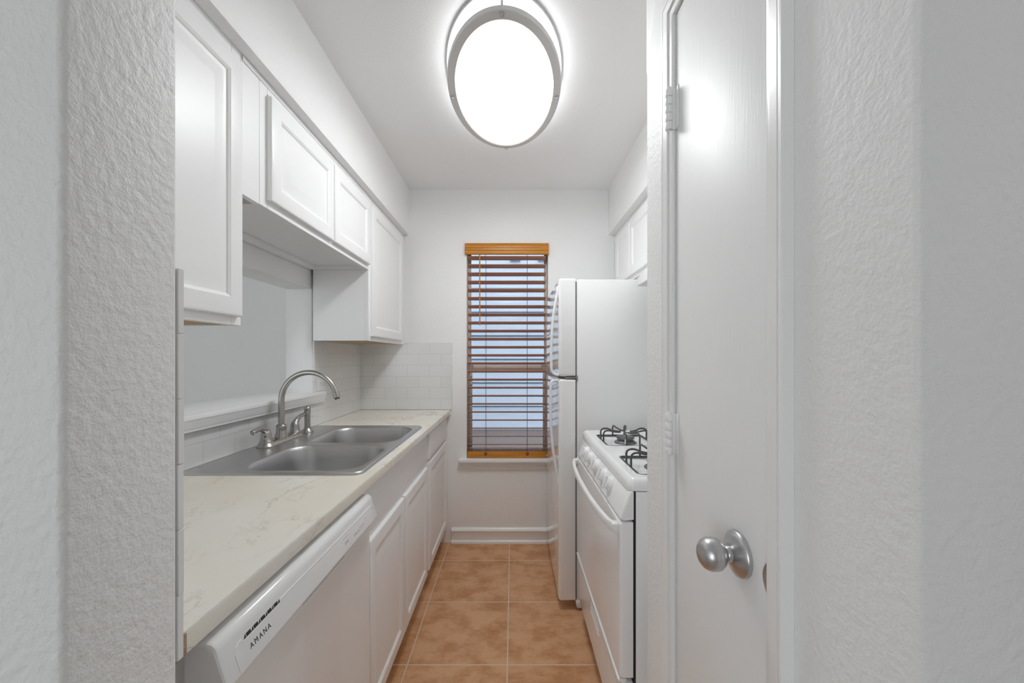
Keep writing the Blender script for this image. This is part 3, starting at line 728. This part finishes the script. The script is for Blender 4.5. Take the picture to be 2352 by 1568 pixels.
# oven door, handle, drawer
def front(mb, x, y0, y1, z0, z1, xb):
    lp = []
    for xx, i in ((xb, 0), (x + .010, 0), (x + .004, .0015), (x + .001, .004), (x, .009)):
        lp.append([Vector((xx, y, z)) for y, z in rr((y0 + y1) / 2, (z0 + z1) / 2, (y1 - y0) / 2 - i, (z1 - z0) / 2 - i, .006, 3)])
    mb.loft(lp)
mb = MB(); front(mb, .3065, A + .002, B - .002, .348, .797, .345); od = mb.build('oven_door', M['appl'], stv, smooth=35)
lp = []; n = 26
for k in range(n + 1):
    t = k / n; y = A + .016 + t * (B - A - .032); s = math.sin(PI * t) ** .42
    x = .303 - .037 * s; zc_ = .773 + .004 * s
    hx, hz = .0075, .0125 + .004 * (1 - s)
    lp.append([Vector((x + a, y, zc_ + b)) for a, b in rr(0, 0, hx, hz, .006, 3)])
mb = MB(); mb.loft(lp)
for y in (A + .026, B - .026): mb.box(.288, .3075, y - .014, y + .014, .762, .788, .003)
mb.build('handle', M['plastic'], od, smooth=50)
mb = MB(); front(mb, .314, A + .003, B - .003, .118, .334, .345)
mb.box(.3035, .33, A + .012, B - .012, .331, .340, .0025)
dr = mb.build('drawer', M['appl'], stv, smooth=35)
mb = MB()
for k in range(3): mb.box(.3105, .3142, 1.425 - k * .004, 1.560, .285 - k * .016, .291 - k * .016, .0015)
mb.build('drawer_grip', M['plastic'], dr)
MB().box(.94, .985, A + .01, B - .01, .9225, 1.08, .008).build('backguard', M['appl'], stv)

# ------------------------------------------------------------------ cabinets and hood on the stove side
RX, RD = .698, .680
def wall_cab_r(root, y0, y1, z0):
    mb = MB(); t = .016; zt = SZ - .001; xb = WR - G
    mb.box(RX + .019, xb, y0, y0 + t, z0, zt).box(RX + .019, xb, y1 - t, y1, z0, zt).box(RX + .019, xb, y0 + t, y1 - t, zt - t, zt).box(RX + .019, xb, y0 + t, y1 - t, z0 + .018, z0 + .03).box(xb - .008, xb, y0 + t, y1 - t, z0 + .03, zt - t)
    mb.build('carcass', M['cab'], root, smooth=0)
    mb = MB(); s = .036
    mb.box(RX, RX + .019, y0, y0 + s, z0, zt, .0012, 1).box(RX, RX + .019, y1 - s, y1, z0, zt, .0012, 1).box(RX, RX + .019, y0 + s, y1 - s, z0, z0 + s, .0012, 1).box(RX, RX + .019, y0 + s, y1 - s, zt - s, zt, .0012, 1)
    mb.build('face_frame', M['cab'], root)
cab = thing('wall_cabinet', 'short white two-door wall cabinet above the refrigerator', 'cabinet', (.85, 2.29, 1.722), 'white wall cabinets over the appliances')
wall_cab_r(cab, 1.906, 2.672, 1.722); door(cab, -1, RD, 1.925, 2.284, 1.745, 2.062); door(cab, -1, RD, 2.290, 2.600, 1.745, 2.062)
cab = thing('wall_cabinet', 'short white two-door wall cabinet above the stove hood, behind the closet wall edge', 'cabinet', (.85, 1.47, 1.722), 'white wall cabinets over the appliances')
wall_cab_r(cab, 1.036, 1.904, 1.722); door(cab, -1, RD, 1.055, 1.467, 1.745, 2.062); door(cab, -1, RD, 1.473, 1.888, 1.745, 2.062)
hd = thing('range_hood', 'white range hood under the cabinet above the stove, mostly hidden by the closet wall', 'hood', (.8, 1.5, 1.61))
mb = MB(); mb.extrude_profile([(1.0, 1.612), (.604, 1.612), (.600, 1.616), (.600, 1.650), (.606, 1.656), (.66, 1.7205), (1.0, 1.7205)], 'Y', 1.13, 1.886); mb.edge_bevel(.003, 30); mb.build('shell', M['appl'], hd)
MB().box(.64, .97, 1.16, 1.855, 1.608, 1.6118).build('filter', M['gasket'], hd, smooth=0)

# ------------------------------------------------------------------ ceiling light
LX, LY, LA, LB = -.034, 1.615, .228, .402
lz = 2.348
cl = thing('ceiling_light', 'oval white ceiling light with satin metal rings', 'ceiling light', (LX, LY, CZ))
def ell(k, z, n=72, dx=0): return [Vector((LX + (LA + k) * math.cos(2 * PI * i / n), LY + (LB + k) * math.sin(2 * PI * i / n), z)) for i in range(n)]
mb = MB(); mb.loft([ell(-.012, 2.4195), ell(.003, 2.4195), ell(.004, 2.417), ell(.004, 2.412), ell(.002, 2.410), ell(-.012, 2.410)], ring=True); mb.build('upper_ring', M['ringmetal'], cl)
mb = MB(); mb.loft([ell(-.026, lz + .018), ell(-.001, lz + .018), ell(0, lz + .016), ell(0, lz + .002), ell(-.002, lz), ell(-.029, lz - .003), ell(-.030, lz), ell(-.030, lz + .012)], ring=True); mb.build('lower_ring', M['ringmetal'], cl)
m1, nt, b = emit('lamp_diffuser_glow', (1, 1, 1), LAMP)
# the diffuser gives less, warmer light towards its rim
tc = N(nt, 'ShaderNodeTexCoord'); mp = N(nt, 'ShaderNodeMapping'); mp.inputs['Scale'].default_value = (1 / (LA - .03), 1 / (LB - .03), 0)
nt.links.new(tc.outputs['Object'], mp.inputs[0]); ln = N(nt, 'ShaderNodeVectorMath', operation='LENGTH'); nt.links.new(mp.outputs[0], ln.inputs[0])
cr = N(nt, 'ShaderNodeValToRGB'); e = cr.color_ramp.elements
e[0].position = .55; e[0].color = (.945, .975, 1, 1); e[1].position = 1.0; e[1].color = (.037, .032, .026, 1)
k = e.new(.88); k.color = (.052, .0465, .0385, 1)
nt.links.new(ln.outputs['Value'], cr.inputs['Fac']); nt.links.new(cr.outputs['Color'], b.inputs['Emission Color'])
mb = MB(); mb.loft([ell(-.0305, lz + .006), ell(-.034, lz - .001), ell(-.05, lz - .006), ell(-.09, lz - .0115), ell(-.14, lz - .0145), ell(-.2, lz - .016)], False, True); mb.build('diffuser', m1, cl, smooth=80)
m2, nt, b = emit('lamp_drum_glow', (.95, .978, 1), 4.8)
mb = MB(); mb.loft([ell(-.024, 2.4195), ell(-.024, lz + .010)], False, False); mb.build('drum', m2, cl)
for a in (0, PI / 2, PI, 3 * PI / 2):
    cx, cy = LX + (LA - .004) * math.cos(a), LY + (LB - .004) * math.sin(a)
    MB().tube([(cx, cy, 2.4125), (cx, cy, lz + .017)], .0045, 10).build('rod', M['ringmetal'], cl)
    cx, cy = LX + (LA - .011) * math.cos(a), LY + (LB - .011) * math.sin(a)
    MB().lathe([(0, lz), (.006, lz), (.006, lz - .006), (.004, lz - .009), (0, lz - .0095)], (cx, cy, 0), 'Z', 14).build('screw', M['satin'], cl)

# ------------------------------------------------------------------ closet door
dr = struct(bpy.data.objects.new('door_1', None), 'narrow white painted closet door with a satin knob at right', 'door'); COL.objects.link(dr); dr.location = (XD, .69, 0)
MB().box(XD + .0005, XD + .0355, .5385, .8445, .008, 2.010, .0015).build('leaf', M['door'], dr)
cp_ = [(0, .0), (0, .0055), (.003, .0075), (.012, .0085), (.0145, .0085), (.0148, .0045), (.0163, .0045), (.0166, .0125), (.0335, .0145), (.0338, .0100), (.0353, .0100), (.0358, .0145), (.039, .0155), (.043, .0155), (.045, .012), (.045, 0)]
mb = MB(); y0, y1, zt = .535, .848, 2.015
loops = []
for off, pr in cp_:
    loops.append([Vector((XD - .0002 - pr, y, z)) for y, z in ((y0 - off, 0), (y0 - off, zt + off), (y1 + off, zt + off), (y1 + off, 0))])
mb.loft(loops, False, False, closed=False, ring=True); mb.build('casing', M['trim'], dr, smooth=30)
mb = MB(); mb.box(XD + .0365, XD + .048, .536, .552, 0, 2.0).box(XD + .0365, XD + .048, .832, .847, 0, 2.0).box(XD + .0365, XD + .048, .552, .832, 2.0, 2.014); mb.build('stop', M['trim'], dr, smooth=0)
for zc_ in (1.808, 1.104, .25):
    mb = MB()
    for k in range(5): mb.lathe([(0, 0), (.0070, 0), (.0076, .0008), (.0076, .0150), (.0070, .0158), (.0045, .0160), (.0045, .0178), (0, .0178)], (XD - .0145, .8475, zc_ - .0445 + k * .0178), 'Z', 16)
    mb.lathe([(0, 0), (.005, 0), (.0045, .003), (0, .004)], (XD - .0145, .8475, zc_ + .0445), 'Z', 12)
    mb.box(XD - .0145, XD + .001, .8448, .8478, zc_ - .0445, zc_ + .0445, .0008).box(XD - .0012, XD + .0004, .832, .8445, zc_ - .0445, zc_ + .0445, .0005)
    mb.build('hinge', M['trim'], dr)
ky, kz = .609, .963
mb = MB(); mb.lathe([(0, XD + .0004), (.0345, XD + .0004), (.0345, XD - .004), (.033, XD - .0065), (.026, XD - .010), (.0165, XD - .0145), (.0145, XD - .016), (0, XD - .016)], (0, ky, kz), 'X', 40)
ro = mb.build('knob_rosette', M['satin'], dr, smooth=50)
mb = MB(); mb.lathe([(0, XD - .0155), (.0125, XD - .0155), (.0125, XD - .020), (.0112, XD - .022), (.013, XD - .025), (.019, XD - .0285), (.0235, XD - .034), (.0252, XD - .041), (.0245, XD - .049), (.021, XD - .056), (.0145, XD - .061), (.007, XD - .0635), (0, XD - .064)], (0, ky, kz), 'X', 40)
mb.build('knob', M['satin'], dr, smooth=60)
mb = MB(); n = 18
mb.loft([[Vector((x, .5395 + (.010 if w else 0) * 0 + .0135 * math.sin(PI * i / n) * s, .963 - .026 + .052 * i / n)) for i in range(n + 1)] + [Vector((x, .5388, .963 + .026 - .052 * i / n)) for i in range(1, n)] for x, s, w in ((XD + .0006, 1, 0), (XD - .0006, .9, 1))])
mb.build('latch_plate', M['satin'], dr)

# ------------------------------------------------------------------ light
w = bpy.data.worlds.new('sky'); C.world = w; w.use_nodes = True
bg = w.node_tree.nodes['Background']; bg.inputs['Color'].default_value = (.86, .93, 1.0, 1); bg.inputs['Strength'].default_value = 1.9
def area(name, loc, rot, sx, sy, e, col):
    l = bpy.data.lights.new(name, 'AREA'); l.shape = 'RECTANGLE'; l.size = sx; l.size_y = sy; l.energy = e; l.color = col
    o = bpy.data.objects.new(name, l); COL.objects.link(o); o.location = loc; o.rotation_euler = rot; return o
area('added_hall_daylight_fill', (-2.5, -2.99, 1.225), (PI / 2, 0, 0), 2.4, 1.95, 18, (.95, .965, 1.0))  # area light added as fill for assumed daylight behind the camera; window unseen
l = bpy.data.lights.new('hall_fill_light', 'POINT'); l.energy = 4.2; l.shadow_soft_size = .16; l.color = (.97, .985, 1)  # added fill behind the camera, no fixture; brightens the left wall end
o = bpy.data.objects.new('hall_fill_light', l); COL.objects.link(o); o.location = (2.0, -.45, 2.05)

# ------------------------------------------------------------------ camera
cam = bpy.data.cameras.new('camera'); co = bpy.data.objects.new('camera', cam); COL.objects.link(co)
co.location = (0, 0, 1.27); co.rotation_euler = (PI / 2, 0, 0)
cam.sensor_width = 36; cam.sensor_fit = 'HORIZONTAL'; cam.lens = 36 * 896 / 2352
cam.shift_x = -2 / 2352; cam.shift_y = 36 / 2352; cam.clip_start = .01
C.camera = co
C.view_settings.view_transform = 'Standard'; C.view_settings.look = 'None'; C.view_settings.exposure = 0.1; C.view_settings.gamma = 1
C.view_settings.use_curve_mapping = False
C.cycles.max_bounces = 8; C.cycles.diffuse_bounces = 6; C.cycles.glossy_bounces = 4; C.cycles.caustics_reflective = False; C.cycles.caustics_refractive = False; C.cycles.use_adaptive_sampling = True; C.cycles.adaptive_threshold = .05; C.cycles.transparent_max_bounces = 12
